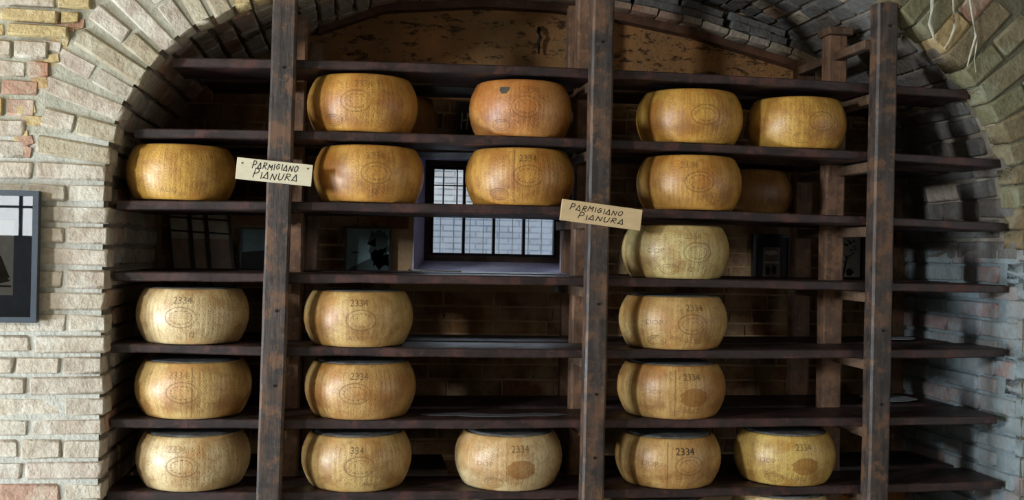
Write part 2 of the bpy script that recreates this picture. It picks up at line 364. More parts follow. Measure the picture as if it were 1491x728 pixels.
# level courses of the left jamb
z = 0.42; row = 0
while z < 1.93:
    h = U(0.054, 0.064); x = -0.862+U(-0.008, 0.006); first = True
    lim = -1.62
    while x > lim:
        ln = (0.245 if (row % 2 == 0) else 0.122) if first else random.choice((0.25, 0.25, 0.24, 0.13))
        ln += U(-0.015, 0.012); xr = x; xl = x-ln
        if z > 1.80 and xr > -1.13:                 # the ring of the arch takes over here
            x = -1.14; first = False; continue
        brick(pick((0.93, M_brick), (0.07, M_brick_red)), wall_front, ((xl+xr)/2, YF+U(-0.006, 0.005), z+h/2), (1, 0, U(-0.012, 0.012)), (0, 0, 1), (ln, 0.11, h))
        x = xl-U(0.010, 0.017); first = False
    z += h+U(0.014, 0.020); row += 1
# thinner, rougher courses above, left of the ring
Cc = Vector((-0.20, 1.80))
z0 = z
while z < 3.0:
    thin = z > 2.20
    h = U(0.036, 0.050) if thin else U(0.050, 0.064); x = -1.62
    while True:
        ln = U(0.14, 0.27) if thin else U(0.09, 0.20)
        far = lambda xx: min((Vector((xx, zz))-Cc).length if xx < -0.15 else 0 for zz in (z, z+h))
        while ln > 0.045 and far(x+ln) < 0.925: ln -= 0.01
        if ln <= 0.045: break
        c = Vector((x+ln/2, z+h/2))
        mt = pick((0.75, M_brick_buff), (0.15, M_brick), (0.10, M_brick_red)) if thin else pick((0.35, M_brick_buff), (0.45, M_brick), (0.2, M_brick_red))
        brick(mt, wall_front, (c.x, YF+(U(-0.035, 0.004) if thin else U(-0.012, 0.004)), c.y), (1, 0, U(-0.05, 0.05)), (U(-0.03, 0.03), 0, 1), (ln, 0.12, h), name='brick')
        x += ln+U(0.008, 0.018)
    # odd stone to close the gap against the ring
    gap = 0
    z += h+U(0.008, 0.016)
for k in range(56):
    a = R(U(100, 176)); rr = U(0.93, 0.965); c = Cc+Vector((math.cos(a), math.sin(a)))*rr
    if c.x < -1.6: continue
    brick(pick((0.6, M_brick_buff), (0.2, M_brick), (0.2, M_brick_red)), wall_front, (c.x, YF+U(0.0, 0.010), c.y), (1, 0, U(-0.7, 0.7)), (0, 0, 1), (U(0.04, 0.07), 0.08, U(0.03, 0.045)), name='stone')
# ring of voussoirs, left foot over the crown to the right foot
trim_1 = empty('trim_1'); tag(trim_1, kind='structure')
s = S_L+0.03; row = 0
while s < S_R-0.05:
    p, t, n = at(s); onright = p.x > 1.0
    th = U(0.058, 0.068) if not onright else U(0.074, 0.092)
    p, t, n = at(s+th/2)
    total = U(0.245, 0.300) if not onright else U(0.30, 0.36)
    r0_ = -0.004+U(-0.006, 0.006)
    lens = [total] if row % 2 == 0 else [total*U(0.42, 0.56), None]
    if len(lens) == 2: lens[1] = total-lens[0]-0.012
    a0 = r0_
    n3 = Vector((n.x, 0, n.y)); t3 = Vector((t.x, 0, t.y))
    jig = U(-0.03, 0.03); n3 = (n3+t3*jig).normalized()
    for ln in lens:
        c = Vector((p.x, YF+U(-0.008, 0.004), p.y))+n3*(a0+ln/2)
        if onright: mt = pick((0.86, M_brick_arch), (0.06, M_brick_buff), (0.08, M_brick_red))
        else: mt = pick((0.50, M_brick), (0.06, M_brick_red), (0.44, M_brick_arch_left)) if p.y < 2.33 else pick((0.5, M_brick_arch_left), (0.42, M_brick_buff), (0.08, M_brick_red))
        # length along n, height along t
        brick(mt, trim_1, c, n3 if n3.x >= 0 else -n3, Vector((0, -1, 0)).cross(n3 if n3.x >= 0 else -n3), (ln, 0.12, th))
        a0 += ln+0.012
    s += th+(U(0.003, 0.007) if onright else U(0.010, 0.017)); row += 1
# courses beyond the ring on the right, seen in the top corner
z = 2.30
while z < 3.0:
    h = U(0.045, 0.06); x = 3.35
    while True:
        ln = U(0.18, 0.27); c = Vector((x-ln/2, z+h/2)); d = min((Vector((x-ln, z+hh))-Vector(q)).length for q in PROF[20:31] for hh in (0, h))
        if d < 0.36 or x < 2.1: break
        brick(pick((0.6, M_brick_buff), (0.4, M_brick_red)), wall_front, (c.x, YF+U(-0.03, 0.006), c.y), (1, 0, U(-0.04, 0.04)), (0, 0, 1), (ln, 0.12, h))
        x -= ln+0.012
    z += h+0.013
# right jamb face, just out of the frame
z = 0.45; row = 0
while z < 1.98:
    ln = 0.25 if row % 2 else 0.13
    brick(M_brick_right, wall_front, (2.67+ln/2, YF, z+0.037), (1, 0, 0), (0, 0, 1), (ln, 0.12, 0.075)); z += 0.079; row += 1

# ------------------------------------------------------------------ niche side walls and vault
def strip(name, s0, s1, mat, ext=0.10):
    bm = bmesh.new(); n_ = max(4, int((s1-s0)/0.05)); inner, outer = [], []
    for i in range(n_+1):
        p, t, n = at(s0+(s1-s0)*i/n_)
        a = p+n*0.013; b = p+n*(0.013+ext)
        inner.append([bm.verts.new((a.x, y, a.y)) for y in (YF+0.05, YB+0.02)]); outer.append([bm.verts.new((b.x, y, b.y)) for y in (YF+0.05, YB+0.02)])
    for i in range(n_):
        bm.faces.new((inner[i][0], inner[i][1], inner[i+1][1], inner[i+1][0])); bm.faces.new((outer[i][0], outer[i+1][0], outer[i+1][1], outer[i][1]))
        bm.faces.new((inner[i][0], inner[i+1][0], outer[i+1][0], outer[i][0])); bm.faces.new((inner[i][1], outer[i][1], outer[i+1][1], inner[i+1][1]))
    bmesh.ops.recalc_face_normals(bm, faces=list(bm.faces))
    o = obj(name, bm, mat); tag(o, kind='structure'); return o
wall_left = strip('wall_left', 0.0, S_L+0.02, M_mortar_dark)
ceiling = strip('ceiling', S_L, S_R, M_mortar_dark)
wall_right = strip('wall_right', S_R-0.02, SL[-1], M_mortar_right)
def line_courses(s0, s1, parent, mats, hs, depth=0.07, prot=0.006, short=False):
    s = s0; row = 0
    while s < s1:
        h = U(*hs); p, t, n = at(s+h/2); n3 = Vector((n.x, 0, n.y)); t3 = Vector((t.x, 0, t.y))
        y = YF+0.02+(0.13 if row % 2 else 0.0)+0.025
        if row % 2 == 0: y += 0
        while y < YB-0.03:
            ln = (random.choice((0.25, 0.13, 0.12, 0.14)) if short else random.choice((0.25, 0.24, 0.25, 0.125)))+U(-0.012, 0.01); y1 = min(y+ln, YB+0.01)
            if y1-y > 0.04:
                c = Vector((p.x, (y+y1)/2, p.y))-n3*U(-0.002, prot)
                # outward = n3; choose length axis so that Z x X = n3
                X = Vector((0, 1, 0)); Z = X.cross(n3)
                brick(pick(*mats), parent, c, X+Z*U(-0.012, 0.012), Z, (y1-y, depth, h))
            y = y1+U(0.009, 0.016)
        s += h+U(0.011, 0.017); row += 1
line_courses(0.42, S_L-0.03, wall_left, [(0.86, M_brick_niche), (0.14, M_brick_red)], (0.056, 0.064))
line_courses(S_L, S_L+1.6, ceiling, [(0.9, M_brick_niche), (0.1, M_brick_red)], (0.062, 0.078), prot=0.006, short=True)
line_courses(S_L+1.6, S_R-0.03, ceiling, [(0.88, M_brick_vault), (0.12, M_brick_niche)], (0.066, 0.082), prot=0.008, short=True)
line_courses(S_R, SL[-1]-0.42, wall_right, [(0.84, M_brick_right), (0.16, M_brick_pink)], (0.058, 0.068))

# ------------------------------------------------------------------ back wall with the window embrasure
WX0, WX1, WZ0, WZ1 = 0.272, 0.962, 1.447, 1.99
bm = bmesh.new()
for xa_, xb_, za_, zb_, ya_, yb_ in ((WX0, WX1, WZ0-0.02, WZ1, YB, 0.93), (WX0-0.01, 1.06, WZ0-0.03, 2.06, 0.93, 1.27)):
    bx(bm, -1.0, xa_, ya_, yb_, 0, 2.95); bx(bm, xb_, 2.85, ya_, yb_, 0, 2.95); bx(bm, xa_, xb_, ya_, yb_, 0, za_); bx(bm, xa_, xb_, ya_, yb_, zb_, 2.95)
wall_back = obj('wall_back', bm, M_backwall); tag(wall_back, kind='structure')
# brickwork of the back wall: real relief, joined
def brickwork(name, x0, x1, z0, z1, h_, len_, colr, skip, prot, miss=0.0, seed=3):
    rnd = random.Random(seed); bm = bmesh.new(); lay = bm.loops.layers.color.new('tint'); z = z0; row = 0
    while z < z1:
        h = h_*rnd.uniform(0.85, 1.1); x = x0-(rnd.uniform(0, len_))
        while x < x1:
            ln = len_*rnd.choice((1, 1, 1, 0.5))*rnd.uniform(0.9, 1.05); a, b = max(x, x0), min(x+ln, x1)
            if b-a > 0.02 and not skip(a, b, z, z+h) and rnd.random() > miss:
                pr = rnd.uniform(*prot); n0 = len(bm.faces)
                v = bx(bm, a, b, YB-pr, YB+0.01, z, z+h)
                for q in (0, 1, 4, 5): v[q].co.x += rnd.uniform(-0.004, 0.004); v[q].co.z += rnd.uniform(-0.004, 0.004)
                k = rnd.uniform(0.78, 1.15); cc = rnd.choice(colr); bm.faces.ensure_lookup_table()
                for f_ in bm.faces[n0:]:
                    for l in f_.loops: l[lay] = (cc[0]*k, cc[1]*k, cc[2]*k, 1)
            x += ln+0.010
        z += h+0.010; row += 1
    o = obj(name, bm, M_backbrick, wall_back); o['kind'] = 'stuff'; return o
hit = lambda a, b, z0, z1: (b > WX0-0.02 and a < WX1+0.02 and z1 > WZ0-0.03 and z0 < WZ1+0.02)
brickwork('brickwork', -0.84, 2.69, 0.40, 2.24, 0.062, 0.24, [(0.46, 0.29, 0.15), (0.52, 0.35, 0.19), (0.42, 0.25, 0.13)], hit, (0.004, 0.012))
def arcz(x):                                       # under side of the arched band over the tympanum
    P = [(-0.83, 2.06), (-0.45, 2.36), (-0.172, 2.53), (0.118, 2.645), (0.558, 2.69), (0.9, 2.69), (1.176, 2.665), (1.546, 2.607), (1.889, 2.525), (2.081, 2.478), (2.45, 2.29), (2.70, 1.95)]
    for (a, za), (b, zb) in zip(P, P[1:]):
        if a <= x <= b: return za+(zb-za)*(x-a)/(b-a)
    return P[-1][1]
def tymp_mat():
    t = NT('tympanum_plaster'); p = t.pos((1, 1, 2.6)); n = t.noise(p, 13, 5, 0.7); n2 = t.noise(p, 30, 3, 0.6); n3 = t.noise(t.pos(), 4, 4, 0.6); n4 = t.noise(t.pos(), 60, 4)
    c = t.ramp(n3, [(0.3, (0.22, 0.125, 0.05)), (0.7, (0.44, 0.19, 0.058))])
    c = t.mix(t.val(n4, 0.4, 0.7, 0, 0.5), c, (0.28, 0.16, 0.07))
    pit = t.math('MULTIPLY', t.val(n, 0.55, 0.63), t.val(n2, 0.42, 0.55))
    c = t.mix(pit, c, (0.085, 0.045, 0.02)); t.col(c); t.rough(0.95)
    t.bump(t.math('SUBTRACT', t.math('MULTIPLY', n4, 0.5), pit), 0.8, 0.015); return t.m
bm = bmesh.new(); lo_, hi_ = [], []
for i in range(49):
    x = -0.30+2.45*i/48; lo_.append((x, 2.24)); hi_.append((x, max(2.245, arcz(x))))
for (a0_, a1_), (b0_, b1_) in zip(zip(lo_, hi_), zip(lo_[1:], hi_[1:])):
    v = [bm.verts.new((q[0], yy, q[1])) for yy in (YB-0.010, YB+0.005) for q in (a0_, b0_, b1_, a1_)]
    for q in ((0, 1, 2, 3), (7, 6, 5, 4), (3, 2, 6, 7), (0, 4, 5, 1)): bm.faces.new([v[k] for k in q])
bmesh.ops.remove_doubles(bm, verts=list(bm.verts), dist=0.0004); bmesh.ops.recalc_face_normals(bm, faces=list(bm.faces))
obj('tympanum', bm, tymp_mat(), wall_back)
trim_2 = empty('trim_2'); tag(trim_2, kind='structure')          # projecting ring of bricks along the vault
x = -0.30
while x < 2.24:
    ln = U(0.09, 0.13); za, zb = arcz(x), arcz(x+ln); ax = Vector((ln, 0, zb-za))
    brick(pick((0.5, M_brick_red), (0.5, M_brick_niche)), trim_2, (x+ln/2, 0.765, (za+zb)/2+0.034+U(-0.004, 0.004)), ax, Vector((-ax.z, 0, ax.x)), (ln, 0.14, 0.034))
    for q_, dz_ in ((0.785, 0.076), (0.805, 0.118)): brick(M_brick_vault, trim_2, (x+ln/2+U(-0.02, 0.02), q_, (za+zb)/2+dz_), ax, Vector((-ax.z, 0, ax.x)), (ln, 0.12, 0.038))
    x += ln+0.004
bm = bmesh.new(); pr = []
for i in range(41):                                 # arched timber under it
    x = -0.172+(2.10+0.172)*i/40; z = arcz(x); pr.append([bm.verts.new(q) for q in ((x, 0.825, z-0.022), (x, 0.825, z+0.016), (x, 0.90, z+0.016), (x, 0.90, z-0.022))])
for a, b in zip(pr, pr[1:]):
    for k in range(4): bm.faces.new((a[k], a[(k+1) % 4], b[(k+1) % 4], b[k]))
bm.faces.new(pr[0]); bm.faces.new(pr[-1][::-1]); bmesh.ops.recalc_face_normals(bm, faces=list(bm.faces))
M_archtimber = wood('timber_arch', 'x', (0.05, 0.022, 0.012), (0.11, 0.05, 0.026), (0.15, 0.065, 0.03), 0.7, 0.4)
tag(obj('trim_3', bm, M_archtimber), kind='structure')
# splayed embrasure
bm = bmesh.new()
A = [(WX0, YB-0.004), (0.335, 1.15)]; B_ = [(WX1, YB-0.004), (1.012, 1.15)]
def quad(*ps): bm.faces.new([bm.verts.new(p) for p in ps])
quad((A[0][0], A[0][1], WZ0), (B_[0][0], B_[0][1], WZ0), (B_[1][0], 1.15, 1.497), (A[1][0], 1.15, 1.497))
quad((A[0][0], A[0][1], WZ0), (A[1][0], 1.15, 1.497), (A[1][0], 1.15, WZ1), (A[0][0], A[0][1], WZ1))
quad((B_[0][0], B_[0][1], WZ0), (B_[0][0], B_[0][1], WZ1), (B_[1][0], 1.15, WZ1), (B_[1][0], 1.15, 1.497))
quad((A[0][0], A[0][1], WZ1), (A[1][0], 1.15, WZ1), (B_[1][0], 1.15, WZ1), (B_[0][0], B_[0][1], WZ1))
bmesh.ops.remove_doubles(bm, verts=list(bm.verts), dist=0.0005)
emb = obj('embrasure', bm, M_reveal, wall_back)
sol = emb.modifiers.new('thick', 'SOLIDIFY'); sol.thickness = 0.008; sol.offset = 0
# window
win = empty('window_1', (0, 0, 0)); tag(win, kind='structure')
GX0, GX1, GZ0, GZ1 = 0.381, 0.974, 1.540, 1.945
y0, y1 = 1.15, 1.19
M_frame_wood = wood('timber_window', 'x', (0.03, 0.018, 0.012), (0.075, 0.045, 0.028), (0.10, 0.06, 0.035), 0.6, 0.3)
def ring_box(name, g0, g1, ya, yb, mat):
    bm = bmesh.new()
    bx(bm, GX0-g1, GX0-g0, ya, yb, GZ0-g1, GZ1+g1); bx(bm, GX1+g0, GX1+g1, ya, yb, GZ0-g1, GZ1+g1); bx(bm, GX0-g0, GX1+g0, ya, yb, GZ0-g1, GZ0-g0); bx(bm, GX0-g0, GX1+g0, ya, yb, GZ1+g0, GZ1+g1)
    obj(name, bm, mat, win)
ring_box('window_frame', 0.012, 0.095, 1.152, 1.20, M_frame_wood)
ring_box('sash', 0.0, 0.012, 1.146, 1.190, M_iron)
xs = [GX0+(GX1-GX0)*i/4 for i in range(5)]
for i in (1, 2, 3):
    bm = bmesh.new(); bx(bm, xs[i]-0.0065, xs[i]+0.0065, y0+0.004, y1-0.004, GZ0, GZ1); obj('mullion', bm, M_iron, win)
ZT = 1.735
bm = bmesh.new(); bx(bm, GX0, GX1, y0+0.006, y1-0.006, ZT-0.008, ZT+0.008); obj('transom', bm, M_iron, win)
bm = bmesh.new(); bx(bm, GX0, GX1, y0+0.012, y1-0.012, 1.864, 1.870); obj('glazing_bar', bm, M_iron, win)
for i in range(4):
    for k, (za, zb) in enumerate(((GZ0, ZT), (ZT, GZ1))):
        bm = bmesh.new(); bx(bm, xs[i], xs[i+1], 1.169, 1.171, za, zb); obj('pane', bm, M_glass, win)
for i in range(4):
    for dx in (0.046, 0.113):
        bm = bmesh.new(); bx(bm, xs[i]+dx-0.0028, xs[i]+dx+0.0028, y0+0.012, y1-0.012, ZT+0.008, GZ1); obj('glazing_bar', bm, M_iron, win)
        bm = bmesh.new(); tube(bm, [(xs[i]+dx, 1.30, GZ0-0.08), (xs[i]+dx, 1.30, ZT+0.03)], 0.002, 6); obj('grille_bar', bm, M_grille, win)
# outdoors
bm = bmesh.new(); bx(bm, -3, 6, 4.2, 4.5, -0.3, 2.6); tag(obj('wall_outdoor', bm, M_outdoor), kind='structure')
bm = bmesh.new(); bx(bm, -3, 6, 1.3, 4.2, -0.3, -0.02); tag(obj('ground', bm, M_floor), kind='structure')

# ------------------------------------------------------------------ the rest of the room
def wallbox(name, boxes, mat):
    bm = bmesh.new()
    for b in boxes: bx(bm, *b)
    return tag(obj(name, bm, mat), kind='structure')
wallbox('floor', [(-4.2, 5.2, -7.2, 1.0, -0.1, 0.0)], M_floor)
wallbox('ceiling_room', [(-4.2, 5.2, -7.2, -0.067, 3.6, 3.7)], M_plaster)
wallbox('wall_east', [(5.0, 5.1, -7.2, -5.1, 0, 3.6), (5.0, 5.1, -1.3, 0.05, 0, 3.6), (5.0, 5.1, -5.1, -1.3, 0, 0.4), (5.0, 5.1, -5.1, -1.3, 3.0, 3.6)], M_plaster)
wy0, wy1, wz0, wz1 = -3.70, -3.20, 1.88, 2.52
wallbox('wall_west', [(-4.12, -4.0, -7.2, wy0, 0, 3.6), (-4.12, -4.0, wy0, wy1, 0, wz0), (-4.12, -4.0, wy0, wy1, wz1, 3.6), (-4.12, -4.0, wy1, -2.3, 0, 3.6), (-4.12, -4.0, -2.3, -1.2, 1.5, 3.6), (-4.12, -4.0, -1.2, 0.05, 0, 3.6)], M_plaster)
rx0, rx1, rz0, rz1 = -3.98, -2.62, 1.60, 2.75
wallbox('wall_south', [(-4.2, rx0, -7.12, -7.0, 0, 3.6), (rx1, 5.2, -7.12, -7.0, 0, 3.6), (rx0, rx1, -7.12, -7.0, 0, rz0), (rx0, rx1, -7.12, -7.0, rz1, 3.6)], M_plaster)
# unseen slabs added close behind the openings to keep sky light out
wallbox('sky_block_west', [(-4.5, -4.4, -7.2, 0.3, -0.1, 3.7), (-4.4, -4.12, -0.9, -0.8, 0, 3.6), (-4.4, -4.12, -2.7, -2.6, 0, 3.6), (-4.4, -4.12, -4.1, -4.0, 0, 3.6), (-4.4, -4.12, -4.0, -0.9, 3.5, 3.6), (-4.4, -4.12, -4.0, -0.9, -0.1, 0)], M_plaster)
wallbox('sky_block_south', [(-4.5, -2.2, -7.6, -7.5, 0.9, 3.6), (-4.5, -4.4, -7.5, -7.12, 0.9, 3.6), (-2.3, -2.2, -7.5, -7.12, 0.9, 3.6), (-4.4, -2.3, -7.5, -7.12, 3.5, 3.6), (-4.4, -2.3, -7.5, -7.12, 0.9, 1.0)], M_plaster)
wallbox('sky_block_east', [(5.45, 5.55, -5.6, -0.8, 0, 3.6), (5.1, 5.45, -5.6, -5.5, 0, 3.6), (5.1, 5.45, -0.9, -0.8, 0, 3.6), (5.1, 5.45, -5.5, -0.9, 3.5, 3.6), (5.1, 5.45, -5.5, -0.9, -0.1, 0)], M_plaster)
w2 = empty('window_2'); tag(w2, kind='structure')
for i in range(6):
    x = rx0+(rx1-rx0)*i/5; bm = bmesh.new(); bx(bm, x-0.014, x+0.014, -7.06, -7.03, rz0, rz1); obj('mullion', bm, M_iron, w2)
for i in range(5):
    z = rz0+(rz1-rz0)*i/4; bm = bmesh.new(); bx(bm, rx0, rx1, -7.06, -7.03, z-0.012, z+0.012); obj('glazing_bar', bm, M_iron, w2)

# ------------------------------------------------------------------ storage rack
rack = empty('cheese_rack', (0.9, 0.3, 0)); tag(rack, 'tall dark timber rack of long shelves and square posts filling the brick niche', 'shelving')
SH = {1: (2.249, 0.022, -0.010), 2: (1.985, 0.014, -0.008), 3: (1.723, 0.013, -0.007), 4: (1.456, 0.005, -0.002), 5: (1.184, -0.006, 0.004), 6: (0.915, -0.005, 0.003), 7: (0.647, -0.010, 0.005), 8: (0.388, -0.008, 0.004)}
ENDS = {1: (-0.66, 2.455), 2: (-0.79, 2.60), 3: (-0.846, 2.630), 4: (-0.852, 2.638), 5: (-0.856, 2.640), 6: (-0.851, 2.610), 7: (-0.856, 2.636), 8: (-0.85, 2.63)}
def ztop(k, x): c = SH[k]; return c[0]+c[1]*x+c[2]*x*x
def child(name, bm, mat, parent=rack, smooth=False):
    o = obj(name, bm, mat, parent, None, smooth); o.matrix_parent_inverse = Matrix.Translation(-parent.location); return o
def board(k, x0, x1, y0, y1, dz=0.0, th=0.034, seed=0, chip=0.0):
    rnd = random.Random(seed); bm = bmesh.new(); n = 40; rings = []
    for i in range(n+1):
        x = x0+(x1-x0)*i/n; z = ztop(k, x)+dz
        wob = lambda a: a*noise.noise(Vector((x*3.1, seed*7.3, 0)))
        e = 0.004; d1 = wob(0.006); d2 = 0.004*noise.noise(Vector((x*5.0, seed*3.1, 4)))
        cut = 0.0
        if i == 0: cut = chip
        t = th*(1-0.25*cut)
        pts = [(y0+e+d1, z), (y1-e, z), (y1, z-e), (y1, z-t+e), (y1-e, z-t), (y0+e+d1, z-t+d2), (y0+d1, z-t+e+d2), (y0+d1, z-e)]
        rings.append([bm.verts.new((x, y_, z_)) for y_, z_ in pts])
    for a, b in zip(rings, rings[1:]):
        for q in range(8): bm.faces.new((a[q], a[(q+1) % 8], b[(q+1) % 8], b[q]))
    bm.faces.new(rings[0][::-1]); bm.faces.new(rings[-1]); bmesh.ops.recalc_face_normals(bm, faces=list(bm.faces))
    return child('shelf_board', bm, M_board)
for k in range(1, 9):
    x0, x1 = ENDS[k]
    board(k, x0, x1, 0.0, 0.278, seed=k)
    xr0, xr1 = x0+0.02, min(x1-0.03, 2.60)
    if k == 1: xr0, xr1 = -0.60, 2.36
    if k == 7:
        board(k, xr0, 0.40, 0.36, 0.675, 0.012, seed=30); board(k, 0.46, xr1, 0.36, 0.675, 0.0, seed=31)
    else: board(k, xr0, xr1, 0.36, 0.675, U(-0.004, 0.004), seed=20+k)
def leaning(name, xb, xt, y0, y1, z0, z1, wd, mat, sd):
    bm = bmesh.new(); n = 24; rings = []
    for i in range(n+1):
        q = i/n; z = z0+(z1-z0)*q; x = xb+(xt-xb)*q; o_ = 0.003*noise.noise(Vector((sd, z*4, 1))); e = 0.008
        X0, X1 = x-wd/2+o_, x+wd/2+0.003*noise.noise(Vector((sd, z*4, 9)))
        rings.append([bm.verts.new((a, b, z)) for a, b in ((X0+e, y0), (X1-e, y0), (X1, y0+e), (X1, y1-e), (X1-e, y1), (X0+e, y1), (X0, y1-e), (X0, y0+e))])
    for a, b in zip(rings, rings[1:]):
        for q in range(8): bm.faces.new((a[q], a[(q+1) % 8], b[(q+1) % 8], b[q]))
    bm.faces.new(rings[0][::-1]); bm.faces.new(rings[-1]); bmesh.ops.recalc_face_normals(bm, faces=list(bm.faces))
    return child(name, bm, mat)
for xb, xt, ztp, wd in ((-0.285, -0.262, 2.448, 0.088), (0.914, 0.9195, 2.72, 0.083), (2.063, 2.065, 2.560, 0.086)):
    p_ = leaning('post', xb-(xt-xb)*0.35, xt, -0.075, -0.0005, 0.0, ztp, wd, M_post, xb)
for x, ztp, wd in ((-0.23, 2.47, 0.064), (0.925, 2.70, 0.062), (2.028, 2.50, 0.086)): leaning('post', x, x, 0.282, 0.356, 0.0, ztp, wd, M_post_back, x+5)
for x, ztp, wd in ((-0.185, 2.44, 0.058), (0.96, 2.66, 0.068), (2.055, 2.47, 0.088)): leaning('post', x, x+0.01, 0.682, 0.745, 0.0, ztp, wd, M_post_back, x+9)
bm = bmesh.new(); bx(bm, 1.975, 2.085, 0.26, 0.38, 2.502, 2.535); bevel(bm, 0.004); child('wedge_block', bm, M_bearer)
for x in (-0.255, 0.915, 2.055):
    for k in range(1, 9):
        z = ztop(k, x)-0.040; bm = bmesh.new(); bx(bm, x-0.024, x+0.024, 0.003, 0.281, z-0.040, z); bevel(bm, 0.003); child('bearer', bm, M_bearer)
        bm = bmesh.new(); bx(bm, x-0.022, x+0.022, 0.36, 0.68, z-0.040, z); bevel(bm, 0.003); child('bearer', bm, M_bearer)
bm = bmesh.new(); bx(bm, 2.005, 2.045, 0.003, 0.66, 2.392, 2.428); bevel(bm, 0.003); child('bearer', bm, M_bearer)
# pale discs on the rear boards, grey streaks on a front board
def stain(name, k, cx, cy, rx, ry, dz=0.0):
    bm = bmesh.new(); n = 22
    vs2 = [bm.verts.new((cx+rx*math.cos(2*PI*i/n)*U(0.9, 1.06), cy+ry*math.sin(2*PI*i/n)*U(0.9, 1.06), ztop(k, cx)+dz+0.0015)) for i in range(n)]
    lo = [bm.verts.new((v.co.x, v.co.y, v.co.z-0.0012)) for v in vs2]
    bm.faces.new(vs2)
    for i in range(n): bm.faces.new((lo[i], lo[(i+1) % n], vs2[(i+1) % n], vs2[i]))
    o = child(name, bm, M_white); o['label'] = 'pale patch on the shelf'; return o
stain('pale_patch', 5, 2.40, 0.50, 0.11, 0.13, 0.006); stain('pale_patch', 6, 2.40, 0.50, 0.12, 0.13, 0.006)
M_streak = plain('grey_streak', (0.13, 0.135, 0.16), 0.6)  # grey tone of the streaks along the front board
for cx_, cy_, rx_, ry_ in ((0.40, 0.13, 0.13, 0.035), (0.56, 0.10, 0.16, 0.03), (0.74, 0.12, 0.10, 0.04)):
    o = stain('pale_patch', 6, cx_, cy_, rx_, ry_); o.data.materials.clear(); o.data.materials.append(M_streak)
# nails on the posts
for x, z in ((-0.262, 2.2), (-0.27, 1.32), (-0.272, 1.05), (0.915, 2.35), (0.918, 1.36), (0.917, 1.02), (0.916, 0.78), (2.07, 2.47), (2.068, 1.27), (2.066, 0.98)):
    bm = bmesh.new(); tube(bm, [(x, -0.079, z), (x, -0.06, z)], 0.0055, 8); child('nail', bm, M_iron)

# ------------------------------------------------------------------ cheese wheels
RN, HN = 0.21, 0.206
CP = [(0.0, 0.79), (0.012, 0.822), (0.05, 0.855), (0.14, 0.905), (0.28, 0.962), (0.42, 0.995), (0.55, 1.0), (0.68, 0.985), (0.80, 0.95), (0.90, 0.90), (0.955, 0.868), (0.985, 0.845), (1.0, 0.815)]
def crad(q):
    for (a, ra), (b, rb) in zip(CP, CP[1:]):
        if a <= q <= b: return RN*(ra+(rb-ra)*(q-a)/(b-a))
    return RN*CP[-1][1]
def wheel_mesh(seed):
    bm = bmesh.new(); n = 80; rings = []
    for q, r_ in CP:
        ring = []
        for i in range(n):
            a = 2*PI*i/n; d = 1+0.008*noise.noise(Vector((math.cos(a)*1.3+seed*5, math.sin(a)*1.3, q*1.2)))
            ring.append(bm.verts.new((RN*r_*d*math.cos(a), RN*r_*d*math.sin(a), q*HN)))
        rings.append(ring)
    for a, b in zip(rings, rings[1:]):
        for i in range(n): bm.faces.new((a[i], a[(i+1) % n], b[(i+1) % n], b[i]))
    bm.faces.new(rings[0][::-1])
    top = rings[-1]; inn = [bm.verts.new((v.co.x*0.97, v.co.y*0.97, HN-0.003)) for v in top]
    for i in range(n): bm.faces.new((top[i], top[(i+1) % n], inn[(i+1) % n], inn[i]))
    bm.faces.new(inn)
    me = mesh_of(bm, 'cheese_round', True); me.materials.append(M_cheese); return me
WM = [wheel_mesh(i) for i in range(4)]
def top_mesh():
    bm = bmesh.new(); n = 64; rings = []
    for j, (r_, z) in enumerate(((0.778, -0.0028), (0.775, 0.001), (0.6, 0.002), (0.3, 0.0015))):
        rings.append([bm.verts.new((RN*r_*math.cos(2*PI*i/n), RN*r_*math.sin(2*PI*i/n), HN+z+0.0006*noise.noise(Vector((i*0.7, j*3.0, 0))))) for i in range(n)])
    for a, b in zip(rings, rings[1:]):
        for i in range(n): bm.faces.new((a[i], a[(i+1) % n], b[(i+1) % n], b[i]))
    bm.faces.new(rings[-1]); me = mesh_of(bm, 'top_face', True); me.materials.append(M_top); return me
TOPM = top_mesh()
def on_rind(u, z, off=0.0007):                     # u metres round the rind from the front, z height
    q = z/HN; r_ = crad(q)+off; a = -PI/2+u/RN
    return (r_*math.cos(a), r_*math.sin(a), z)
def text_mesh(txt, size, z0, mat, stretch=1.0, name='stamp'):
    cu = bpy.data.curves.new('txt', 'FONT'); cu.body = txt; cu.size = size; cu.align_x = 'CENTER'; cu.resolution_u = 2
    o = bpy.data.objects.new('txt', cu); C.objects.link(o); bpy.context.view_layer.update()
    me = bpy.data.meshes.new_from_object(o.evaluated_get(bpy.context.evaluated_depsgraph_get()))
    bpy.data.objects.remove(o); bpy.data.curves.remove(cu)
    bm = bmesh.new(); bm.from_mesh(me); bpy.data.meshes.remove(me)
    bmesh.ops.subdivide_edges(bm, edges=[e for e in bm.edges if e.calc_length() > 0.012], cuts=1)
    for v in bm.verts: v.co = on_rind(v.co.x*stretch, z0+v.co.y, 0.0013)
    m2 = mesh_of(bm, name); m2.materials.clear(); m2.materials.append(mat); return m2
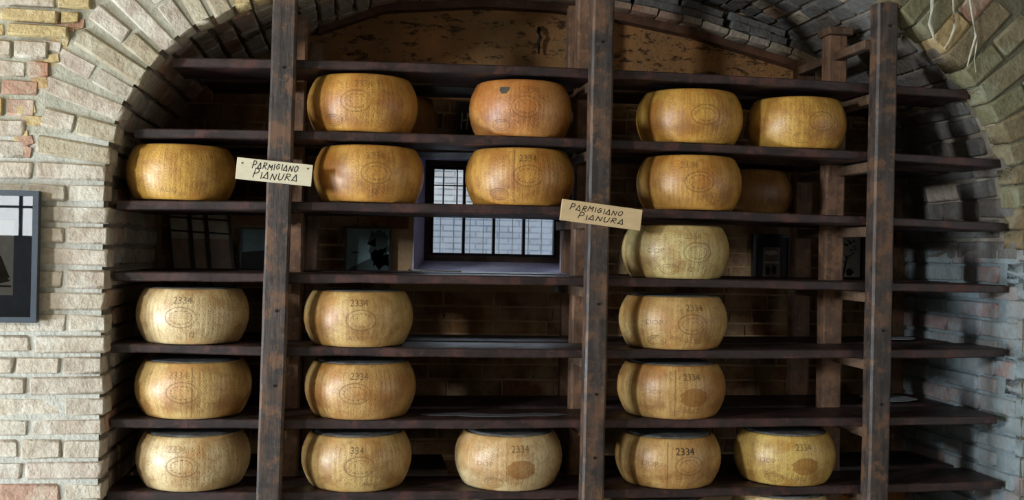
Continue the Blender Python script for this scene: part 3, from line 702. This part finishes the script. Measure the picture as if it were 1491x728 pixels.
def oval_mesh(w, h, z0, mat, rim=0.004, fill=False, dash=True, name='oval_stamp', flat=9.0):
    bm = bmesh.new(); n = 44
    if fill:
        prev = None
        for j in range(1, 5):
            ring = [bm.verts.new(on_rind(w*j/4*math.cos(2*PI*i/n)*(1+0.07*math.sin(i*5.1)), min(z0+h*j/4*math.sin(2*PI*i/n), flat+0.0002*j), 0.0009)) for i in range(n)]
            if prev is None: bm.faces.new(ring)
            else:
                for i in range(n): bm.faces.new((prev[i], prev[(i+1) % n], ring[(i+1) % n], ring[i]))
            prev = ring
    else:
        for (ww, hh) in ((w, h), (w*0.72, h*0.66))[:2 if dash else 1]:
            a = [bm.verts.new(on_rind(ww*math.cos(2*PI*i/n), z0+hh*math.sin(2*PI*i/n), 0.0013)) for i in range(n)]
            b = [bm.verts.new(on_rind((ww-rim)*math.cos(2*PI*i/n), z0+(hh-rim)*math.sin(2*PI*i/n), 0.0013)) for i in range(n)]
            for i in range(n):
                if ww != w and i % 3 == 0: continue
                bm.faces.new((a[i], a[(i+1) % n], b[(i+1) % n], b[i]))
    me = mesh_of(bm, name); me.materials.append(mat); return me
ST = {
 'num': ('number_stamp', text_mesh('2334', 0.036, 0.153, M_ink)),
 'numb': ('number_stamp', text_mesh('2334', 0.040, 0.146, plain('ink_strong', (0.05, 0.03, 0.018), 0.7))),
 'numf': ('number_stamp', text_mesh('2334', 0.036, 0.153, M_ink_soft)),
 'numc': ('number_stamp', text_mesh('334', 0.036, 0.150, M_ink)),
 'dop': ('letter_stamp', text_mesh('DOP', 0.026, 0.098, M_ink_soft, 1.3)),
 '12': ('month_stamp', text_mesh('12', 0.027, 0.028, M_ink)),
 'aug': ('month_stamp', text_mesh('AUG', 0.025, 0.026, M_ink_soft, 1.3)),
 'oval': ('oval_stamp', oval_mesh(0.058, 0.040, 0.102, M_ink_soft)),
 'ovalo': ('oval_stamp', oval_mesh(0.056, 0.036, 0.088, M_oval_orange, fill=True)),
 'low': ('low_oval_stamp', oval_mesh(0.040, 0.021, 0.036, M_ink_soft, 0.003)),
 'patch': ('mould_patch', oval_mesh(0.022, 0.022, 0.170, M_mould, fill=True, flat=0.173)),
}
def seam_mesh():
    bm = bmesh.new(); n = 14
    l = [[bm.verts.new(on_rind(dx, 0.008+0.185*i/n, 0.0008)) for dx in (-0.0022, 0.0022)] for i in range(n+1)]
    for a, b in zip(l, l[1:]): bm.faces.new((a[0], a[1], b[1], b[0]))
    me = mesh_of(bm, 'seam'); me.materials.append(M_ink_soft); return me
ST['seam'] = ('seam', seam_mesh())
GRP = 'cheese wheels on the rack'
def cheese(x, y, k, rad, h, colr, label, marks, rot=0.0, i=[0], tint=(0.0, 0.0)):
    o = bpy.data.objects.new('cheese_round', WM[i[0] % 4]); i[0] += 1; C.objects.link(o)
    zb = max(ztop(k, x-0.16), ztop(k, x+0.16), ztop(k, x))+0.0005
    if y > 0.3: zb += 0.005
    o.location = (x, y, zb); o.scale = (rad/RN, rad/RN, h/HN); o.color = (*colr, 1)
    facing = math.atan2(-4-y, -x)+PI/2               # turn of the side that looks at the viewer's spot
    o.rotation_euler.z = facing
    tag(o, label, 'cheese', GRP)
    t = bpy.data.objects.new('top_face', TOPM); C.objects.link(t); t.parent = o; t.rotation_euler.z = i[0]*1.3; t['label'] = 'grey mouldy top face'
    for key, s_ in marks:
        nm, me = ST[key]; c = bpy.data.objects.new(nm, me); C.objects.link(c); c.parent = o; c.rotation_euler.z = math.asin(s_)
    return o
AMB = (0.54, 0.285, 0.055); ORG = (0.53, 0.245, 0.062); GLD = (0.56, 0.32, 0.060); PAL = (0.57, 0.46, 0.20); HON = (0.57, 0.385, 0.145); STR = (0.63, 0.49, 0.26); BRN = (0.53, 0.325, 0.11)
W = [
 (0.026, 2, 0.212, 0.213, AMB, 'amber cheese wheel on the second shelf, left of the dark mould-spotted one', [('numf', 0.0), ('oval', -0.13), ('low', -0.55)]),
 (0.641, 2, 0.203, 0.215, ORG, 'orange cheese wheel with a small dark mould patch near its top edge', [('numf', 0.17), ('oval', 0.1), ('low', -0.39), ('patch', -0.32)]),
 (1.332, 2, 0.213, 0.209, GLD, 'golden cheese wheel on the second shelf with a brown stain band low down', [('oval', 0.3)]),
 (1.786, 2, 0.200, 0.203, GLD, 'golden cheese wheel at the right end of the second shelf by the right post', [('low', 0.13), ('oval', 0.5)]),
 (-0.644, 3, 0.200, 0.202, GLD, 'shiny golden cheese wheel at the left end of the third shelf, behind the left sign', [('aug', -0.25)]),
 (0.055, 3, 0.212, 0.211, AMB, 'amber cheese wheel on the third shelf, just right of the left wooden sign', [('numf', 0.1), ('oval', 0.12), ('12', 0.1)]),
 (0.643, 3, 0.214, 0.217, AMB, 'amber cheese wheel on the third shelf, partly covering the barred window', [('num', 0.15), ('oval', 0.15), ('seam', -0.1), ('low', -0.39)]),
 (1.335, 3, 0.211, 0.213, AMB, 'glossy amber cheese wheel on the third shelf, right above the tan wooden sign\'s right end', [('oval', 0.2), ('numf', 0.0)]),
 (1.285, 4, 0.215, 0.207, PAL, 'pale greenish yellow cheese wheel, alone on the fourth shelf', [('numf', 0.33), ('oval', 0.4), ('low', -0.11), ('dop', -0.35), ('12', 0.28)]),
 (-0.592, 5, 0.206, 0.201, STR, 'pale yellow cheese wheel at the left end of the fifth shelf, beside the left post', [('num', -0.2), ('oval', -0.22), ('12', -0.03)]),
 (0.026, 5, 0.208, 0.206, HON, 'honey cheese wheel with a clear oval stamp on the fifth shelf', [('num', 0.0), ('oval', 0.04), ('aug', -0.05)]),
 (1.279, 5, 0.217, 0.205, HON, 'honey cheese wheel on the fifth shelf right of the middle post', [('num', 0.4), ('oval', 0.36), ('dop', -0.32), ('low', -0.3), ('aug', 0.4)]),
 (-0.584, 6, 0.213, 0.203, HON, 'honey cheese wheel at the left end of the sixth shelf, left of the left post', [('numf', -0.28), ('oval', -0.2), ('seam', -0.04)]),
 (0.039, 6, 0.213, 0.206, BRN, 'brownish cheese wheel on the sixth shelf, just right of the left post', [('num', -0.03), ('oval', -0.1)]),
 (1.278, 6, 0.216, 0.208, BRN, 'brownish cheese wheel on the sixth shelf right of the middle post', [('num', 0.38), ('ovalo', 0.42), ('dop', -0.3), ('aug', 0.4), ('seam', 0.08)]),
 (-0.58, 7, 0.209, 0.198, STR, 'straw cheese wheel at the left end of the seventh shelf, lowest of the left stack', [('numf', -0.3), ('oval', -0.2)]),
 (0.03, 7, 0.211, 0.203, HON, 'honey cheese wheel on the seventh shelf, just right of the left post', [('numc', 0.0), ('oval', 0.05), ('aug', 0.25)]),
 (0.621, 7, 0.212, 0.207, STR, 'straw cheese wheel with an orange blotch, on the seventh shelf left of the middle post', [('num', 0.22), ('ovalo', 0.24), ('low', -0.28), ('dop', -0.42)]),
 (1.270, 7, 0.211, 0.196, BRN, 'brown-stained cheese wheel with bold number, on the seventh shelf right of the middle post', [('numb', 0.33), ('oval', 0.4), ('seam', 0.0), ('dop', -0.32)]),
 (1.763, 7, 0.204, 0.199, (0.62, 0.43, 0.12), 'yellow cheese wheel on the seventh shelf, nearest to the right post', [('num', 0.38), ('ovalo', 0.42), ('dop', -0.3), ('low', -0.2), ('aug', 0.27)]),
]
for x, k, rad, h, colr, lab, mk in W: cheese(x, 0.152, k, rad, h, colr, lab, mk)
# wheels at the back of the shelves and the row at the bottom edge
cheese(0.155, 0.57, 2, 0.195, 0.20, (0.42, 0.22, 0.05), 'dim cheese wheel at the back of the second shelf behind the amber one', [])
cheese(1.735, 0.57, 3, 0.205, 0.20, (0.40, 0.20, 0.05), 'dim cheese wheel at the back of the third shelf, far right', [])
cheese(0.62, 0.16, 8, 0.21, 0.203, STR, 'cheese wheel on the lowest shelf under the orange-blotched wheel, only its top showing', [])
cheese(1.24, 0.16, 8, 0.21, 0.203, STR, 'cheese wheel on the lowest shelf under the bold-numbered wheel, only its top showing', [])
cheese(1.755, 0.152, 8, 0.205, 0.210, STR, 'cheese wheel on the lowest shelf by the right post, its pale rim showing', [])

# ------------------------------------------------------------------ wooden signs
LET = {  # pen strokes in a unit box
 'P': [[(0.12, 0), (0.2, 1), (0.8, 0.92), (0.95, 0.7), (0.75, 0.5), (0.2, 0.42)]],
 'A': [[(0.0, 0.0), (0.5, 0.95), (0.95, 0.0), (0.1, 0.12)]],
 'R': [[(0.1, 0), (0.15, 0.95), (0.75, 0.9), (0.8, 0.62), (0.2, 0.5), (0.95, 0.0)]],
 'M': [[(0.0, 0), (0.1, 0.95), (0.5, 0.4), (0.9, 0.95), (0.95, 0)]],
 'I': [[(0.5, 0.0), (0.55, 0.95)]],
 'G': [[(0.9, 0.8), (0.4, 0.92), (0.05, 0.45), (0.4, 0.05), (0.85, 0.2), (0.85, 0.5), (0.5, 0.5)]],
 'N': [[(0.05, 0), (0.1, 0.95), (0.85, 0.05), (0.92, 0.95)]],
 'O': [[(0.5, 0.95), (0.1, 0.65), (0.12, 0.2), (0.5, 0.02), (0.9, 0.3), (0.88, 0.75), (0.5, 0.95)]],
 'U': [[(0.05, 0.95), (0.12, 0.15), (0.5, 0.0), (0.85, 0.2), (0.92, 0.95)]],
}
def sign(name, tl, length, height, ang, y, mat, rows, nails, label, thick=0.010, sid=1):
    rnd = random.Random(sid); o = empty(name, (tl[0], y, tl[1])); o.rotation_euler.y = R(ang)
    tag(o, label, 'sign', 'wooden name signs on the posts')
    bm = bmesh.new(); bx(bm, 0, length, 0, thick, -height, 0); bevel(bm, 0.0012); link('board', mesh_of(bm, 'board'), mat, o)
    bm = bmesh.new()
    for txt, u0, u1, v0, hgt, big in rows:
        wts = [0.45 if c == 'I' else 1.0 for c in txt]; tot = sum(wts); u = u0*length
        for i, c in enumerate(txt):
            wd = (u1-u0)*length*wts[i]/tot; hh = hgt*height*(big if i == 0 else rnd.uniform(0.82, 1.0)); jy = rnd.uniform(-0.03, 0.03)*height
            for st in LET[c]:
                P_ = [Vector((u+(q[0]*0.74+0.05+0.5*(q[1]-0.3)*0.5)*wd, -v0*height-hgt*height+q[1]*hh+jy)) for q in st]
                for a, b in zip(P_, P_[1:]):
                    d = (b-a); d.normalize(); nrm = Vector((-d.y, d.x))*0.0015; a2, b2 = a-d*0.0007, b+d*0.0007
                    bm.faces.new([bm.verts.new((q.x, -0.0006, q.y)) for q in (a2+nrm, a2-nrm, b2-nrm, b2+nrm)])
            u += wd
    bmesh.ops.recalc_face_normals(bm, faces=list(bm.faces)); link('lettering', mesh_of(bm, 'lettering'), M_pen, o)
    for u, v in nails:
        bm = bmesh.new(); tube(bm, [(u*length, -0.002, -v*height), (u*length, 0.004, -v*height)], 0.0028, 10); link('nail', mesh_of(bm, 'nail'), M_iron, o)
    return o
sign('wooden_sign', (-0.417, 1.870), 0.268, 0.078, 4.3, -0.088, M_sign_a, [('PARMIGIANO', 0.20, 0.82, 0.10, 0.32, 1.1), ('PIANURA', 0.22, 0.83, 0.52, 0.34, 1.25)], [(0.07, 0.25), (0.935, 0.2)],
     'pale cream wooden sign with two nails, crooked across the left post', sid=3)
sign('wooden_sign', (0.770, 1.753), 0.312, 0.080, 6.1, -0.088, M_sign_b, [('PARMIGIANO', 0.10, 0.77, 0.16, 0.27, 1.1), ('PIANURA', 0.21, 0.80, 0.55, 0.28, 1.1)], [],
     'tan wooden sign without nails, tilted across the middle post', sid=8)

# ------------------------------------------------------------------ pictures
def framed(name, x0, x1, z0, z1, y, fw_, thick, fmat, mmat, photo, label, draw=None, glazed=True, tilt=0.0):
    """hung with its back at y; photo = (x0,x1,z0,z1,material)"""
    o = empty(name, ((x0+x1)/2, y, z0)); tag(o, label, 'picture'); cx = (x0+x1)/2; o.rotation_euler.x = tilt
    L = lambda x, z: (x-cx, z-z0)
    def add(nm, bm, mat): return link(nm, mesh_of(bm, nm), mat, o)
    bm = bmesh.new(); wd = x1-x0; h = z1-z0
    for q in ((-wd/2, -wd/2+fw_, 0, h), (wd/2-fw_, wd/2, 0, h), (-wd/2+fw_, wd/2-fw_, 0, fw_), (-wd/2+fw_, wd/2-fw_, h-fw_, h)): bx(bm, q[0], q[1], -thick, 0, q[2], q[3])
    add('frame', bm, fmat)
    bm = bmesh.new(); bx(bm, -wd/2+fw_, wd/2-fw_, -thick*0.55, -thick*0.3, fw_, h-fw_); add('mount', bm, mmat)
    if photo:
        a, b = L(photo[0], photo[2]); c, d = L(photo[1], photo[3]); bm = bmesh.new(); bx(bm, a, c, -thick*0.55-0.0012, -thick*0.5, b, d); ph = add('print', bm, photo[4])
    if draw:
        for nm, mat, polys in draw:
            bm = bmesh.new()
            for pl in polys:
                vv = [L(*p) for p in pl]; bm.faces.new([bm.verts.new((a, -thick*0.55-0.0022, b)) for a, b in vv])
            bmesh.ops.recalc_face_normals(bm, faces=list(bm.faces)); add(nm, bm, mat)
    if glazed:
        bm = bmesh.new(); bx(bm, -wd/2+fw_, wd/2-fw_, -thick*0.85, -thick*0.82, fw_, h-fw_); add('glass_pane', bm, M_glass)
    return o
def blob(cx, cz, rx, rz, n=14, sd=0, j=0.2): 
    rnd = random.Random(sd); return [(cx+rx*math.cos(2*PI*i/n)*rnd.uniform(1-j, 1+j), cz+rz*math.sin(2*PI*i/n)*rnd.uniform(1-j, 1+j)) for i in range(n)]
framed('framed_picture', -1.515, -1.078, 1.272, 1.728, -0.090, 0.019, 0.034, M_frame_slate, M_mat_navy, (-1.43, -1.160, 1.366, 1.625, M_paper),
       'slate blue framed picture with navy mount, hung on the pale brick wall', [('figure', M_black, [blob(-1.225, 1.425, 0.055, 0.022, 12, 1), [(-1.28, 1.43), (-1.17, 1.425), (-1.20, 1.50), (-1.24, 1.515)], [(-1.30, 1.395), (-1.165, 1.393), (-1.165, 1.400), (-1.30, 1.402)]])])
YP = 0.888
framed('framed_picture', -0.040, 0.170, 1.437, 1.652, YP, 0.010, 0.022, M_frame_dark, M_teal, None, 'dark framed teal landscape print left of the barred window',
       [('trees', M_teal_dark, [blob(0.115, 1.575, 0.045, 0.065, 22, 3, 0.3), blob(0.125, 1.51, 0.04, 0.05, 18, 4, 0.35), [(-0.03, 1.448), (0.16, 1.448), (0.16, 1.53), (0.07, 1.505), (0.01, 1.475)], [(0.06, 1.575), (0.10, 1.60), (0.10, 1.56)]]),
        ('islands', M_teal_dark, [[(-0.015, 1.530), (0.03, 1.531), (0.02, 1.538), (0.0, 1.538)]])], glazed=False)
framed('framed_picture', -0.500, -0.300, 1.438, 1.637, YP, 0.010, 0.022, M_frame_dark, M_teal, None, 'dark framed print, teal above and black below, behind the left post',
       [('dark_ground', M_black, [[(-0.49, 1.448), (-0.31, 1.448), (-0.31, 1.52), (-0.40, 1.535), (-0.49, 1.525)]])], glazed=False)
framed('framed_picture', 1.890, 2.085, 1.435, 1.660, YP, 0.016, 0.024, M_frame_dark, M_black, (1.945, 2.030, 1.455, 1.598, M_brownprint), 'black framed small brownish photograph hung left of the back right post',
       [('figures', M_grey, [[(1.95, 1.52), (2.025, 1.52), (2.025, 1.53), (1.95, 1.53)], blob(1.985, 1.57, 0.03, 0.012, 10, 5)]), ('dark_shapes', M_black, [blob(1.97, 1.485, 0.012, 0.02, 10, 6), blob(2.00, 1.49, 0.012, 0.022, 10, 7)])], glazed=False)
fl = []
rr = random.Random(5)
for i in range(26): fl.append(blob(2.29+rr.uniform(0, 0.125), 1.515+rr.uniform(0.035, 0.125), rr.uniform(0.005, 0.012), rr.uniform(0.003, 0.007), 7, i))
fl += [[(2.345, 1.46), (2.357, 1.46), (2.375, 1.56), (2.367, 1.56)], [(2.30, 1.50), (2.36, 1.53), (2.355, 1.54), (2.30, 1.51)], blob(2.385, 1.485, 0.02, 0.018, 12, 77)]
framed('framed_picture', 2.255, 2.462, 1.437, 1.675, YP, 0.018, 0.024, M_frame_dark, M_black, (2.275, 2.440, 1.462, 1.655, M_grey), 'black framed black and white drawing of a tree behind the right post',
       [('drawing', M_black, fl)], glazed=False)
framed('framed_picture', 2.500, 2.600, 1.572, 1.700, YP, 0.012, 0.03, M_frame_dark, M_black, None, 'plain black framed panel in the back right corner', None, glazed=False)
framed('framed_picture', 0.455, 0.66, 2.075, 2.235, YP, 0.010, 0.024, M_frame_dark, M_black, None, 'black print with pale strokes hung above the barred window',
       [('strokes', M_grey, [[(0.475, 2.11), (0.482, 2.11), (0.486, 2.185), (0.479, 2.185)], [(0.50, 2.11), (0.507, 2.11), (0.513, 2.185), (0.505, 2.185)], [(0.48, 2.145), (0.506, 2.150), (0.506, 2.158), (0.48, 2.152)], [(0.52, 2.16), (0.535, 2.19), (0.54, 2.18), (0.528, 2.155)]])], glazed=False)
# barred panel leaning in the back left corner
lp = empty('barred_panel', (-0.665, 0.80, 1.194)); tag(lp, 'black barred panel with brown panes leaning in the back left corner', 'panel')
lp.rotation_euler = (R(-7), 0, 0)
def lpart(nm, pts4, mat, yd=0.008):
    bm = bmesh.new(); a = [bm.verts.new((x, 0, z)) for x, z in pts4]; f_ = bm.faces.new(a); e_ = bmesh.ops.extrude_face_region(bm, geom=[f_])
    bmesh.ops.translate(bm, verts=[v for v in e_['geom'] if isinstance(v, bmesh.types.BMVert)], vec=(0, yd, 0)); bmesh.ops.recalc_face_normals(bm, faces=list(bm.faces)); return link(nm, mesh_of(bm, nm), mat, lp)
M_pane_b = plain('panel_brown', (0.30, 0.20, 0.155), 0.5); M_pane_l = plain('panel_buff', (0.48, 0.42, 0.33), 0.5)
sh = lambda z: -0.115*(z-0.5)                        # the panel hangs a little askew
TOPZ = 0.50
cols = [-0.145, -0.055, 0.015, 0.115]
for i in range(4):
    x = cols[i]; wd = 0.006 if i in (0, 3) else 0.008
    o_ = lpart('bar', [(x+sh(0)-wd, 0.0), (x+sh(0)+wd, 0.0), (x+sh(TOPZ)+wd, TOPZ), (x+sh(TOPZ)-wd, TOPZ)], M_frame_dark, 0.014)
for i in range(3):
    a, b = cols[i]+0.004, cols[i+1]-0.004
    for z0_, z1_, mt in ((0.0, 0.39, M_pane_b), (0.39, TOPZ, M_pane_l)):
        p_ = lpart('pane', [(a+sh(z0_), z0_), (b+sh(z0_), z0_), (b+sh(z1_), z1_), (a+sh(z1_), z1_)], mt, 0.005); p_.location.y = 0.006
for zz, tl in ((0.425, -0.012), (0.485, -0.012)):
    lpart('crossbar', [(cols[0]+sh(zz), zz-0.004), (cols[3]+sh(zz), zz-0.004+tl), (cols[3]+sh(zz), zz+0.004+tl), (cols[0]+sh(zz), zz+0.004)], M_frame_dark, 0.013)

# ------------------------------------------------------------------ small things
bm = bmesh.new(); pts = [(0.245, 0.34, 0), (0.232, 0.33, 0.002), (0.228, 0.315, 0.003), (0.236, 0.305, 0.003), (0.30, 0.30, 0.001), (0.44, 0.295, 0.0)]
tube(bm, pts, 0.0032, 8)
o = obj('metal_rod', bm, M_steel, None, (0, 0.06, ztop(4, 0.3)+0.0085), True); tag(o, 'thin metal rod with a hooked end lying on the fourth shelf under the window', 'rod')
bm = bmesh.new(); tube(bm, [(0.83, 0.885, 2.585), (0.83, 0.86, 2.59), (0.826, 0.852, 2.57), (0.836, 0.852, 2.545), (0.828, 0.856, 2.525), (0.832, 0.862, 2.47)], [0.006, 0.008, 0.010, 0.009, 0.008, 0.004], 8)
o = obj('iron_hook', bm, M_iron, None, None, True); tag(o, 'old black iron hook fixed in the back wall above the top shelf', 'hook')
bm = bmesh.new(); bx(bm, 2.215, 2.545, 0.600, 0.625, ztop(8, 2.4)+0.007, ztop(8, 2.4)+0.135); bevel(bm, 0.003)
o = obj('orange_lit_panel', bm, M_orange); tag(o, 'orange panel coloured as warm-lit back wall, on the lowest shelf behind the right post', 'board')  # added panel in place of the warm-lit back wall
def root(pts, rads, label):
    rads = [r_*0.62 for r_ in rads]; bm = bmesh.new(); tube(bm, pts, rads, 8); o = obj('hanging_root', bm, M_lime, None, None, True); tag(o, label, 'root', 'pale roots on the arch'); return o
yr = YF-0.016
root([(2.235, yr, 2.72), (2.228, yr-0.004, 2.62), (2.232, yr-0.006, 2.55), (2.226, yr-0.004, 2.48), (2.240, yr-0.002, 2.44), (2.250, yr+0.004, 2.405)], [0.013, 0.015, 0.014, 0.016, 0.009, 0.003], 'thickest pale root hanging over the arch edge right of the right post')
root([(2.310, yr, 2.74), (2.318, yr-0.004, 2.63), (2.324, yr-0.006, 2.54), (2.328, yr-0.004, 2.47), (2.312, yr, 2.42), (2.290, yr+0.004, 2.385)], [0.006, 0.008, 0.008, 0.009, 0.006, 0.003], 'slim pale root second from the right post, bending left at its tip')
root([(2.385, yr, 2.66), (2.395, yr-0.004, 2.57), (2.408, yr-0.006, 2.50), (2.420, yr-0.004, 2.44), (2.404, yr, 2.38), (2.390, yr+0.002, 2.32)], [0.006, 0.008, 0.007, 0.008, 0.006, 0.004], 'slim pale root third from the right post with a bent lower half')
root([(2.430, yr, 2.44), (2.424, yr-0.003, 2.40), (2.418, yr-0.002, 2.35), (2.428, yr+0.002, 2.30)], [0.004, 0.005, 0.004, 0.003], 'thinnest short pale root beside the bent one on the arch')
# plank in the back right corner and beside the third post
for x0, x1, z1 in ((2.605, 2.675, 2.0), (2.112, 2.178, 1.98)):
    bm = bmesh.new(); bx(bm, x0, x1, 0.845, 0.897, 0.02, z1); bevel(bm, 0.003); o = obj('plank', bm, M_post_back, wall_back)
